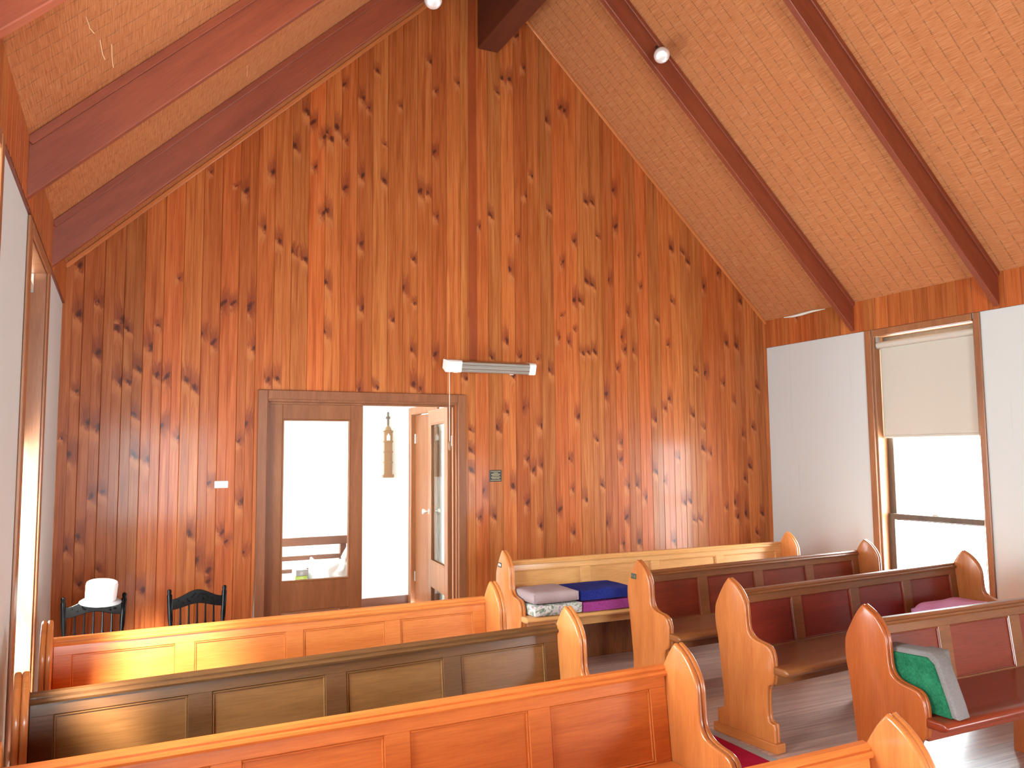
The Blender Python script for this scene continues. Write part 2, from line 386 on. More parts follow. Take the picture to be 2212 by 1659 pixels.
KNOTS = [(-3.25, 2.99), (-3.12, 2.73), (-2.95, 2.6), (-2.99, 2.54), (-2.92, 2.54), (-3.24, 2.63), (-2.75, 2.41), (-2.83, 2.24), (-3.11, 2.35), (-3.24, 2.06), (-2.95, 2.14), (-2.9, 2.14), (-2.71, 2.2), (-2.64, 2.19), (-2.5, 2.17), (-2.44, 2.11), (-2.31, 2.47), (-2.4, 2.53), (-2.17, 2.79), (-2.05, 2.75), (-2.0, 2.44), (-2.86, 1.9), (-2.85, 1.6), (-2.75, 1.56), (-3.09, 1.8), (-3.16, 1.83), (-3.28, 1.6), (-2.67, 1.81), (-2.54, 1.73), (-2.06, 1.83), (-3.12, 1.3), (-3.05, 1.33), (-2.07, 1.23), (-2.45, 1.0), (-2.21, 1.0), (-3.2, 1.01), (-3.27, 0.93), (-2.76, 0.6), (-2.4, 0.79), (-2.31, 0.71), (-2.31, 0.63), (-2.19, 0.92), (-2.06, 0.83), (-1.88, 3.9), (-2.08, 3.72), (-1.28, 3.85), (-1.13, 3.98), (-1.46, 3.61), (-1.93, 3.43), (-1.82, 3.33), (-1.72, 3.26), (-1.61, 3.2), (-1.14, 3.38), (-1.44, 3.02), (-1.12, 2.83), (-1.45, 2.61), (-2.04, 2.78), (-2.25, 2.78), (-0.94, 3.96), (-0.54, 3.91), (-0.67, 3.29), (-0.77, 3.03), (-0.85, 2.74), (-0.47, 2.46), (-0.69, 2.49), (-1.89, 2.19), (-1.82, 2.2), (-0.99, 2.15), (-1.15, 2.13), (-0.67, 2.19), (-0.61, 2.15), (0.26, 3.29), (0.83, 3.41), (0.36, 3.61), (0.07, 3.78), (0.51, 4.21), (1.1, 4.04), (1.42, 4.2), (1.44, 3.83), (1.22, 3.71), (0.96, 3.63), (2.26, 3.65), (2.11, 3.68), (2.32, 3.56), (3.29, 3.63), (2.52, 3.31), (2.71, 3.47), (3.01, 3.19), (0.23, 2.62), (0.37, 2.48), (1.52, 2.6), (1.92, 2.92), (2.1, 3.13), (2.8, 2.73), (2.93, 2.71), (2.5, 2.4), (2.75, 2.3), (2.9, 2.1), (2.04, 2.12), (2.34, 1.96), (2.49, 1.82), (1.88, 1.9), (2.97, 1.77), (3.11, 1.85), (2.45, 1.62), (2.56, 1.57), (1.45, 1.52), (1.47, 1.69), (2.15, 1.52), (3.06, 1.43), (1.86, 1.39), (1.95, 1.3), (1.54, 1.27), (1.63, 1.27), (1.74, 1.15), (2.21, 1.07), (2.27, 1.09), (2.84, 1.06), (2.88, 0.91), (2.98, 0.94), (1.5, 0.96), (2.31, 0.9), (2.39, 0.9), (3.21, 0.93), (1.64, 0.72), (2.06, 0.7), (1.46, 0.71), (-0.17, 2.25), (0.23, 1.96), (0.39, 2.0), (0.12, 1.82), (0.58, 1.84), (-0.14, 1.62), (-0.13, 1.44), (0.58, 1.47), (0.49, 1.43), (0.28, 1.29), (-0.02, 1.25), (0.43, 1.14), (0.1, 1.02), (-0.05, 1.02), (0.56, 0.92), (-0.14, 1.8), (0.66, 2.37), (1.09, 3.25), (1.15, 3.22), (1.34, 3.28), (1.73, 3.25), (0.95, 3.05), (1.01, 3.05), (1.56, 2.97), (0.79, 2.68), (0.88, 2.64), (1.48, 2.72), (1.1, 2.55), (1.17, 2.56), (1.61, 2.6), (1.43, 2.41), (1.04, 2.54), (-1.61, 4.46), (-1.56, 4.38), (-1.36, 4.37), (-1.44, 4.31), (-1.4, 4.26), (-1.71, 4.15), (-1.08, 4.59), (-1.13, 4.67), (-0.48, 4.29), (-0.51, 5.13), (-1.46, 4.27), (-1.27, 4.27), (0.2, 5.12), (0.28, 5.12), (0.83, 4.95), (0.87, 4.92), (0.66, 4.8), (-0.61, 3.91), (-0.45, 3.7), (-1.29, 3.84), (-1.13, 3.98), (-1.44, 3.63), (0.45, 4.01), (1.17, 4.04), (1.29, 2.15), (0.98, 1.93), (1.18, 1.71), (0.87, 1.53), (1.06, 1.14), (1.27, 0.91), (0.76, 1.06), (0.91, 0.84)]
SKY=11.8; SUN=16.0; SUNDIR=(1,2.4,-1.9); EXPO=1.98

# ------------------------------------------------------------------ camera
cam_d = bpy.data.cameras.new('camera'); cam = bpy.data.objects.new('camera', cam_d); COL.objects.link(cam)
r = Vector((0.90132163,-0.43305984,-0.0088591)); u = Vector((-0.02982991,-0.08246278,0.99614761)); f = Vector((0.43212208,0.89758513,0.08724362))
cam.matrix_world = Matrix(((r.x,u.x,-f.x,-2.9286),(r.y,u.y,-f.y,-6.6579),(r.z,u.z,-f.z,1.57),(0,0,0,1)))
cam_d.sensor_width = 36; cam_d.sensor_fit = 'HORIZONTAL'; cam_d.lens = 1746.17/2212*36
cam_d.clip_start = .05
S.camera = cam

# ------------------------------------------------------------------ knotty pine panelling
def pine_panel(name, a0, a1, zlo, zhi, place, knots, half=.068, parent=None, kind='structure', phase=0, rnd_knots=0.0, label=None):
    me_bm = bmesh.new()
    UV = me_bm.loops.layers.uv.new('UVMap'); KN = me_bm.loops.layers.uv.new('knot'); TO = me_bm.loops.layers.float_color.new('tone')
    n = int(math.ceil((a1-a0)/half-1e-6))
    rng = random.Random(hash(name) % 1000 if False else len(name)*13+phase)
    boards = {}
    for c in range(n):
        x0 = a0+c*half; x1 = min(a1, x0+half); b = (c+phase)//2
        if x1-x0 < .004: continue
        if b not in boards: boards[b] = (rng.random(), rng.uniform(0,30), rng.random())
        tn, off, hue = boards[b]
        first = (c+phase)%2 == 0
        gl, dl = (.0035,.005) if first else (.0012,.0018)
        gr, dr = (.0012,.0018) if first else (.0035,.005)
        xm = (x0+x1)/2
        kk = [k for k in knots if x0 <= k[0] < x1]
        lo, hi = zlo(xm), zhi(xm)
        if rnd_knots:
            z = lo+rng.uniform(.1,1.2)/rnd_knots
            while z < hi:
                if all(abs(z-k[1])>.28 for k in kk): kk.append((rng.uniform(x0+.01,x1-.01), z, rng.uniform(.15,.34)))
                z += rng.uniform(.4,1.8)/rnd_knots
        kk = sorted(kk, key=lambda k:k[1]); kk = [k for k in kk if lo-.05<k[1]<hi+.05]
        cuts = [None]+[(p[1]+q[1])/2 for p,q in zip(kk,kk[1:])]+[None]
        if not kk: kk=[(xm+9, lo-9, .1)]
        for i,k in enumerate(kk):
            ksz = k[2] if len(k)>2 else rng.uniform(.26,.52)
            for (xa,da,xb,db) in ((x0,dl,x0+gl,0),(x0+gl,0,x1-gr,0),(x1-gr,0,x1,dr)):
                za0 = zlo(xa) if cuts[i] is None else cuts[i]; zb0 = zlo(xb) if cuts[i] is None else cuts[i]
                za1 = zhi(xa) if cuts[i+1] is None else cuts[i+1]; zb1 = zhi(xb) if cuts[i+1] is None else cuts[i+1]
                cs = [(xa,da,za0),(xb,db,zb0),(xb,db,zb1),(xa,da,za1)]
                fc = me_bm.faces.new([me_bm.verts.new(place(*q)) for q in cs])
                for l,q in zip(fc.loops, cs):
                    l[UV].uv = (q[2]+off, q[0]+off*.37); l[KN].uv = (q[0]-k[0], q[2]-k[1]); l[TO] = (tn, ksz, hue, 1)
    bmesh.ops.remove_doubles(me_bm, verts=me_bm.verts, dist=1e-5)
    me_bm.normal_update()
    me = bpy.data.meshes.new(name); me_bm.to_mesh(me); me_bm.free(); me.materials.append(M['pine'])
    o = bpy.data.objects.new(name, me); COL.objects.link(o)
    if parent: o.parent = parent
    return finish(o, label=label, kind=kind)

DOOR = (-1.93, -.232, 2.062)      # rough opening
def zlo_b(x): return DOOR[2] if DOOR[0] < x < DOOR[1] else 0.0
def zhi_b(x): return ZC+PITCH*(H-abs(x))
wall_back = pine_panel('wall_back', -H, H, zlo_b, zhi_b, lambda a,d,z: (a, d, z), KNOTS, rnd_knots=.16, label='knotty pine lined gable wall behind the pews')
# structure behind the lining
bm = bmesh.new()
prism(bm, [(-H-.2,0),(DOOR[0],0),(DOOR[0],DOOR[2]),(DOOR[1],DOOR[2]),(DOOR[1],0),(H+.2,0),(H+.2,ZC-.2),(0,APEX+.02),(-H-.2,ZC-.2)], .012, .11, 'Y')
finish(build('backing', bm, M['vwhite'], wall_back), label='white plastered porch side')

# ------------------------------------------------------------------ floor, ceiling
bm = bmesh.new(); box(bm, -H-.2, H+.2, YF-.2, .115, -.08, 0)
finish(build('floor', bm, M['floor']), kind='structure', label='dark polished board floor of the nave')
bm = bmesh.new()
lay = bm.loops.layers.uv.new('UVMap')
for sg in (-1,1):
    y0, y1 = YF-.1, .0
    L = (H+.25)/math.cos(SLOPE)
    ns=1
    def P(x,y,dz): return (sg*x, y, ZC+PITCH*(H-x)+dz)
    for dz in (0,.04):
        q=[(H+.25,y0),(H+.25,y1),(0,y1),(0,y0)]
        fc=bm.faces.new([bm.verts.new(P(x,y,dz)) for x,y in q])
        for l,(x,y) in zip(fc.loops,q): l[lay].uv=(y+ (13 if sg>0 else 0), (H-x)/math.cos(SLOPE))
finish(build('ceiling', bm, M['mat'], uv=False), kind='structure', label='rush matting ceiling on both roof slopes')

def rafter(side, y, label):
    """near face at y; 50 mm thick, 200 mm deep"""
    t = .05; L = (H-.06)/math.cos(SLOPE); s = .28*math.sin(SLOPE); d = .28*math.cos(SLOPE)
    bm = bmesh.new()
    prism(bm, [(0,0),(L,0),(L-s,-d),(-s,-d)], -t/2, t/2, 'Y', bev=.004, seg=1)
    rz = PI if side > 0 else 0
    o = build('ceiling_beam', bm, M['rafter'], axis=0, loc=(side*H, y+t/2, ZC), rot=(0,-SLOPE,rz))
    finish(o, label=label, kind='structure')
    bm = bmesh.new()
    yy = -t/2 if side<0 else t/2          # the face turned to the viewer
    sgn = -1 if side<0 else 1
    box(bm, .0, L, min(yy,yy+sgn*.016), max(yy,yy+sgn*.016), -.040, -.001, .003)
    build('cover_strip', bm, M['rafter'], o, axis=0)
    return o
RY = (-1.19, -2.61, -4.06, -5.5, -6.95, -8.4)
for i,y in enumerate(RY):
    w = ['first','second','third','fourth','fifth','sixth'][i]
    rafter(-1, y, f'{w} red-brown rafter from the gable wall on the left roof slope')
    rafter(1, y, f'{w} red-brown rafter from the gable wall on the right roof slope')
bm = bmesh.new(); box(bm, -.05, .157, YF, -.002, 5.35, 6.04, .005)
finish(build('ceiling_beam', bm, M['ridge'], axis=1), kind='structure', label='dark ridge beam at the top of the gable')
# thin cover trim where the gable meets the ceiling, and the dark cover batten below the ridge
for i,sg in enumerate((-1,1)):
    bm = bmesh.new(); L=(H-.03)/math.cos(SLOPE)
    box(bm, .0, L, -.009, .009, -.034, -.002, .004)
    finish(build(f'trim_{i+1}', bm, M['trimwood'], axis=0, loc=(sg*H,-.010,ZC), rot=(0,-SLOPE,PI if sg>0 else 0)), kind='structure', label='thin orange cover strip along the '+('left' if sg<0 else 'right')+' gable slope')
bm = bmesh.new(); box(bm, -.148, -.072, -.008, -.0, 2.30, 5.96, .002)
finish(build('trim_3', bm, M['batten'], axis=2), kind='structure', label='narrow dark batten running down the gable from the ridge')

# ------------------------------------------------------------------ side walls with windows
WT = .22
WIN = {1:[(-2.385,-1.365),(-9.4,-7.5)], -1:[(-2.28,-1.33),(-4.90,-3.45)]}
SILLS = {(-1,-4.90):1.2}  # high sill on the added left window keeps sun off the dark pew end
SILL, HEAD = .26, 2.655
def side_wall(side, name, label):
    bm = bmesh.new(); x0,x1 = sorted((side*H, side*(H+WT)))
    ys = [0.0]
    for y0,y1 in sorted(WIN[side], reverse=True):
        box(bm, x0,x1, y1, ys[-1], 0, ZC-.01); box(bm, x0,x1, y0,y1, 0, SILLS.get((side,y0),SILL)); box(bm, x0,x1, y0,y1, HEAD, ZC-.01)
        ys.append(y0)
    box(bm, x0,x1, YF, ys[-1], 0, ZC-.01)
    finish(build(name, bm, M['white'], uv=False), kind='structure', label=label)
side_wall(-1,'wall_left','white lined left side wall')
side_wall(1,'wall_right','white lined right side wall')
bm = bmesh.new()
FW = [(-3.25,-1.35,.03,2.15)]  # doorway added out of view in place of a camera flash: fill and sheen
prism(bm, [(-H,2.15),(H,2.15),(H,ZC),(0,APEX),(-H,ZC)], YF-.15, YF, 'Y')
box(bm,-H,FW[0][0],YF-.15,YF,0,2.15); box(bm,FW[0][1],H,YF-.15,YF,0,2.15)
finish(build('wall_front', bm, M['rafter'], axis=2), kind='structure', label='timber wall facing the pews')
# eave boards
for side,nm,lb in ((-1,'trim_4','knotty pine eave board above the left wall'),(1,'trim_5','knotty pine eave board above the right wall')):
    x = side*(H-.016)
    pl = (lambda a,d,z: (H-.016+d, -a, z)) if side>0 else (lambda a,d,z: (-(H-.016)-d, -a, z))
    o = pine_panel(nm, .003, -YF, lambda q: ZE-.003, lambda q: ZC+.012, pl, [], rnd_knots=.55, phase=1, label=lb)
    bm = bmesh.new(); a,b = sorted((side*(H-.014), side*(H+.02)))
    box(bm, a,b, YF,-.003, ZE-.004, ZC-.02)
    build('backing', bm, M['rafter'], o, axis=1)
# torn pale lining strip at the right eave
bm = bmesh.new(); pts=[(H-.030,-.30,ZC+.004),(H-.034,-.42,ZC-.004),(H-.032,-.55,ZC-.001),(H-.036,-.70,ZC+.006),(H-.034,-.86,ZC+.002)]
tube(bm, pts, [.004,.011,.014,.010,.003], 6)
finish(build('torn_strip', bm, M['paper'], smooth=True), label='torn pale lining strip along the right eave beside the first rafter', cat='strip')

def window(name, side, y0, y1, label, dx=0.0, aw=(.050,.068), proud=.022):
    """opening between y0<y1; everything in world axes"""
    SILL = SILLS.get((side,y0), .26); ML = (SILL+HEAD)/2 if SILL>1 else .975
    root = thing(name, (side*(H+.09), (y0+y1)/2, SILL), 0, label, None, None, 'structure')
    ox, oy, oz = root.location
    def X(a,b): a,b = side*a-ox, side*b-ox; return (min(a,b), max(a,b))
    def bx(bm, xa,xb, ya,yb, za,zb, bev=.003): q=X(xa,xb); box(bm, q[0],q[1], ya-oy,yb-oy, za-oz,zb-oz, bev)
    # reveal lining + architrave
    bm = bmesh.new(); d0,d1 = H-.002, H+WT
    bx(bm,d0,d1,y1-.022,y1-.001,SILL,HEAD); bx(bm,d0,d1,y0+.001,y0+.022,SILL,HEAD); bx(bm,d0,d1,y0+.02,y1-.02,HEAD-.022,HEAD-.001)
    build('jamb_lining', bm, M['winwood'], root, axis=2)
    bm = bmesh.new()
    bx(bm,H-proud,H-.001,y1-.002,y1+aw[1],SILL-.03,ZE-.006,.004); bx(bm,H-proud,H-.001,y0-aw[0],y0+.002,SILL-.03,ZE-.006,.004)
    bx(bm,H-proud,H-.001,y0+.018,y1-.018,HEAD-.018,ZE-.006,.004)
    build('architrave', bm, M['winwood'], root, axis=2)
    bm = bmesh.new(); bx(bm,H-.05,H+WT,y0-.04,y1+.05,SILL-.03,SILL+.004,.006)
    build('sill', bm, M['winwood'], root, axis=1)
    for nm,za,zb,xo in (('upper_sash',ML-.03,HEAD-.022,.115),('lower_sash',SILL+.004,ML+.03,.085)):
        bm = bmesh.new(); xa,xb = H+xo+dx, H+xo+dx+.03; ya,yb = y0+.023,y1-.023; w=.062
        bx(bm,xa,xb,ya,ya+w,za,zb); bx(bm,xa,xb,yb-w,yb,za,zb); bx(bm,xa,xb,ya+w,yb-w,zb-(.05 if nm=='lower_sash' else .06),zb); bx(bm,xa,xb,ya+w,yb-w,za,za+(.05 if nm=='upper_sash' else .08))
        s = build(nm, bm, M['sash'], root, axis=2)
        bm = bmesh.new(); bx(bm,xa+.012,xa+.017,ya+w-.005,yb-w+.005,za+.04,zb-.04,0)
        build('glass_pane', bm, M['glass'], s)
    bm = bmesh.new(); bx(bm,H+dx+.07,H+dx+.088,(y0+y1)/2-.03,(y0+y1)/2+.03,ML+.03,ML+.05,.004)
    build('sash_lock', bm, M['steel'], root)
    return root
def roller_blind(side, y0, y1, zbot, label, dx=0.0):
    x = side*(H+.045+dx); yc=(y0+y1)/2
    t = thing('roller_blind', (x, yc, HEAD-.10), 0, label, 'blind')
    hw = (y1-y0)/2-.03
    bm = bmesh.new()
    lathe(bm, [(.03,-hw),(.03,hw)], 18, Matrix.Rotation(PI/2,4,'X')); build('roller_tube', bm, M['blind'], t, smooth=True)
    bm = bmesh.new(); xo = .028 if side>0 else -.028
    box(bm, xo-.0015, xo+.0015, -hw, hw, zbot-(HEAD-.10)+.012, .005); build('cloth', bm, M['blind'], t)
    bm = bmesh.new(); box(bm, xo-.007, xo+.007, -hw, hw, zbot-(HEAD-.10)-.012, zbot-(HEAD-.10)+.014, .005); build('bottom_bar', bm, M['blind'], t)
    for s in (-1,1):
        bm = bmesh.new(); box(bm, -.03,.03, s*hw, s*(hw+.006) if s>0 else s*hw, -.035, .075, 0) if s>0 else box(bm,-.03,.03,-hw-.006,-hw,-.035,.075,0)
        build('bracket', bm, M['steel'], t)
    return t
window('window_1', 1, *WIN[1][0], 'tall double-hung window in the right wall')
window('window_2', -1, *WIN[-1][0], 'tall double-hung window in the left wall near the gable', .055, (.12,.12), .014)
window('window_3', 1, *WIN[1][1], 'unseen second window added in the right wall for fill light')  # added out of view, wide, as fill for the pew fronts
window('window_4', -1, *WIN[-1][1], 'unseen high window added in the left wall to sun the orange pew')  # added out of view to let a sun patch onto the orange pew
roller_blind(1, *WIN[1][0], 1.705, 'beige roller blind pulled halfway down the window in the right wall')
roller_blind(-1, *WIN[-1][0], 1.66, 'roller blind half down in the narrow sliver of window beside the left edge', .045)
roller_blind(1, *WIN[1][1], 1.45, 'unseen roller blind added to keep light off the upper gable')  # added blind lowers the light reaching the top of the gable
for i,(xa,xb,za,zb) in enumerate(FW):
    root = thing(f'window_{5+i}', ((xa+xb)/2, YF-.08, za), 0, 'unseen glazed doorway added behind the viewpoint for fill light and sheen', None, None, 'structure')
    w=(xb-xa)/2; h=zb-za; bm=bmesh.new()
    for q in ((-w,-w+.06,0,h),(w-.06,w,0,h),(-w+.06,w-.06,0,.06),(-w+.06,w-.06,h-.06,h)): box(bm,q[0],q[1],-.03,.03,q[2],q[3],.003)
    build('frame', bm, M['winwood'], root, axis=2)
    bm=bmesh.new(); box(bm,-w+.05,w-.05,-.003,.003,.05,h-.05); build('glass_pane', bm, M['glass'], root)

# ------------------------------------------------------------------ porch beyond the doors
PB, PS = 1.76, -.12            # back wall, right wall
PXL = -2.75
bm = bmesh.new(); box(bm, PXL, PS, .115, PB+.1, -.08, 0); finish(build('floor_porch', bm, M['floor']), kind='structure', label='dark porch floor beyond the doors')
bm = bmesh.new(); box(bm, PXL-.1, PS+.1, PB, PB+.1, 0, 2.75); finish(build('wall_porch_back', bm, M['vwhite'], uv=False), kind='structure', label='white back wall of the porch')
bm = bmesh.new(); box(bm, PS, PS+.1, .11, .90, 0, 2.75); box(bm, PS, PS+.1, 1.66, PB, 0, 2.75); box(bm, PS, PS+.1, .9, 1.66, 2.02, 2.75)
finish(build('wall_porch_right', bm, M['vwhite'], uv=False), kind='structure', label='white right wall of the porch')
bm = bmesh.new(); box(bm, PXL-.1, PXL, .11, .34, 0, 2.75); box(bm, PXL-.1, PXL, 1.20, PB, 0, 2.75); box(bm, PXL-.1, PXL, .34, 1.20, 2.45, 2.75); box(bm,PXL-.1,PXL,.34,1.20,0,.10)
finish(build('wall_porch_left', bm, M['vwhite'], uv=False), kind='structure', label='left porch wall with an unseen opening added for light')
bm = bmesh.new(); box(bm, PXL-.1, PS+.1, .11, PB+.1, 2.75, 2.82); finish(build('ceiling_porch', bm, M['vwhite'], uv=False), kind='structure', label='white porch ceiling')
for i,(a,b,c,d) in enumerate(((PXL,PS,PB-.014,PB),)):
    bm = bmesh.new(); box(bm,a,b,c,d,0,.09,.004); finish(build('baseboard_porch', bm, M['benchwood'], axis=0), kind='structure', label='dark baseboard in the porch')
root = thing('window_6', (PXL-.05, .77, .10), 0, 'unseen glazed opening added to light the porch', None, None, 'structure')  # opening put in out of view, sized for the porch brightness
bm = bmesh.new()
for q in ((-.43,-.37),(.37,.43)): box(bm,-.03,.03,q[0],q[1],0,2.35,.003)
box(bm,-.03,.03,-.37,.37,0,.06); box(bm,-.03,.03,-.37,.37,2.29,2.35)
build('frame', bm, M['winwood'], root, axis=2)
bm = bmesh.new(); box(bm,-.003,.003,-.38,.38,.03,2.32); build('glass_pane', bm, M['glass'], root)

# ------------------------------------------------------------------ double doors
fr = thing('trim_6', (-1.08,0,0), 0, 'dark timber frame around the glazed double doors', None, None, 'structure')
ox=-1.08
bm = bmesh.new()
box(bm,-1.97-ox,-1.893-ox,-.020,.0,0,2.106,.005); box(bm,-.262-ox,-.187-ox,-.020,.0,0,2.106,.005); box(bm,-1.893-ox,-.262-ox,-.020,.0,2.031,2.106,.005)
build('architrave', bm, M['frame'], fr, axis=2)
bm = bmesh.new()
box(bm,-1.928-ox,-1.885-ox,-.004,.112,0,2.055,.003); box(bm,-.276-ox,-.234-ox,-.004,.112,0,2.055,.003); box(bm,-1.885-ox,-.276-ox,-.004,.112,2.012,2.055,.003)
box(bm,-1.885-ox,-1.868-ox,.03,.062,0,2.012,.002); box(bm,-.293-ox,-.276-ox,.03,.062,0,2.012,.002); box(bm,-1.868-ox,-.293-ox,.03,.062,1.995,2.012,.002)
build('jamb', bm, M['frame'], fr, axis=2)

def glazed_leaf(name, loc, rz, w, label, mirror, knobs):
    """leaf from local x=0 (hinge) to x=w*mirror, thickness .04 in y"""
    t = thing(name, loc, rz, label, None, None, 'structure')
    m = mirror
    def b(bm,xa,xb,za,zb,ya=-.02,yb=.02,bev=.003):
        xa,xb = sorted((m*xa,m*xb)); box(bm,xa,xb,ya,yb,za,zb,bev)
    bm = bmesh.new()
    b(bm,0,.105,.008,2.006); b(bm,w-.105,w,.008,2.006)
    for z0,z1 in ((.008,.13),(.335,.565),(1.875,2.006)): b(bm,.105,w-.105,z0,z1)
    build('door_frame', bm, M['leafwood'], t, axis=2)
    bm = bmesh.new()
    for z0,z1 in ((.565,1.875),(.13,.335)):
        for ya,yb in ((-.021,-.010),(.010,.021)):
            b(bm,.105,.118,z0,z1,ya,yb,.002); b(bm,w-.118,w-.105,z0,z1,ya,yb,.002); b(bm,.118,w-.118,z1-.012,z1,ya,yb,.002); b(bm,.118,w-.118,z0,z0+.012,ya,yb,.002)
    build('glazing_bead', bm, M['leafwood'], t, axis=2)
    for z0,z1 in ((.555,1.885),(.12,.345)):
        bm = bmesh.new(); b(bm,.1,w-.1,z0,z1,-.003,.003,0); build('glass_pane', bm, M['glass'], t)
    if knobs:
        for s in (-1,1):
            bm = bmesh.new(); Mx = Matrix.Translation((m*(w-.05), s*.02, 1.03)) @ Matrix.Rotation(-s*PI/2,4,'X')
            lathe(bm, [(.026,0),(.026,.006),(.011,.010),(.010,.030),(.022,.042),(.027,.058),(.024,.068),(0,.070)], 16, Mx)
            build('door_knob', bm, M['knob'], t, smooth=True)
    for z in (.25,1.7):
        bm = bmesh.new(); lathe(bm,[(.008,-.045),(.008,.045)],8,Matrix.Translation((-m*.003,.022,z))); build('hinge', bm, M['steel'], t)
    return t
glazed_leaf('door_1', (-1.866,.085,0), 0, .770, 'closed left leaf of the glazed double doors', 1, False)
glazed_leaf('door_2', (-.292,.118,0), math.radians(-97), .770, 'open right leaf of the glazed double doors with round knobs', -1, True)
# side door in the porch
d3 = thing('door_3', (PS,1.28,0), 0, 'plain brown side door in the porch, seen past the open leaf', None, None, 'structure')
bm = bmesh.new(); box(bm,.03,.07,-.36,.36,.006,2.0,.003); build('door_panel', bm, M['frame'], d3, axis=2)
bm = bmesh.new()
box(bm,-.02,.10,.365,.38,0,2.02,.003); box(bm,-.02,.10,-.38,-.365,0,2.02,.003); box(bm,-.02,.10,-.38,.38,2.005,2.02,.003)
box(bm,-.022,0,.37,.445,0,2.085,.004); box(bm,-.022,0,-.445,-.37,0,2.085,.004); box(bm,-.022,0,-.37,.37,2.012,2.085,.004)
build('door_casing', bm, M['leafwood'], d3, axis=2)
for z in (.3,1.75):
    bm = bmesh.new(); lathe(bm,[(.009,-.05),(.009,.05)],8,Matrix.Translation((.024,.352,z))); build('hinge', bm, M['steel'], d3)

# ------------------------------------------------------------------ pews
PEWCOL = {
 'honey':  ((.34,.088,.019,1),(.48,.150,.037,1)),
 'amber':  ((.46,.135,.032,1),(.66,.225,.062,1)),
 'red':    ((.42,.095,.018,1),(.60,.158,.034,1)),
 'orange': ((.52,.140,.030,1),(.70,.235,.060,1)),
 'dark':   ((.092,.037,.012,1),(.155,.068,.026,1)),
 'olive':  ((.165,.068,.020,1),(.255,.115,.038,1)),
 'scarlet': ((.25,.050,.010,1),(.37,.085,.018,1)),
 'brown':  ((.17,.052,.014,1),(.27,.090,.027,1)),
 'deep':   ((.16,.021,.007,1),(.25,.037,.012,1)),
 'pale':   ((.54,.25,.080,1),(.72,.37,.135,1)),
 'wine2':  ((.10,.022,.008,1),(.27,.085,.026,1)),
 'wine':   ((.165,.016,.008,1),(.255,.026,.013,1)),
}
PM = {k: wood('pew_'+k, a, b, rough=.30, coat=.35, spec=.28, grain=11, fine=.42, var=.10) for k,(a,b) in PEWCOL.items()}
BACKP = [(0,.868),(.018,.851)]+spline([(.036,.831),(.064,.792),(.096,.740),(.115,.700),(.120,.648),(.116,.59),(.103,.534),(.088,.42),(.074,.30),(.066,.233),(.066,.175),(.072,.150),(.090,.142)],3)
FRONTP = spline([(-.322,.145),(-.290,.152),(-.278,.180),(-.276,.247),(-.279,.31),(-.292,.335),(-.315,.347),(-.325,.375),(-.330,.43),(-.328,.480),(-.318,.515),(-.300,.537),(-.270,.549),(-.218,.557),(-.175,.571),(-.150,.595),(-.140,.628),(-.137,.667),(-.131,.735),(-.112,.778),(-.082,.815),(-.052,.840),(-.025,.856)],3)+[(0,.868)]
PROFILE = [(y*.92,z) for y,z in BACKP[:-1]+[(.090,.142),(.122,.127),(.122,.0),(-.327,0),(-.327,.132)]+FRONTP[:-1]]

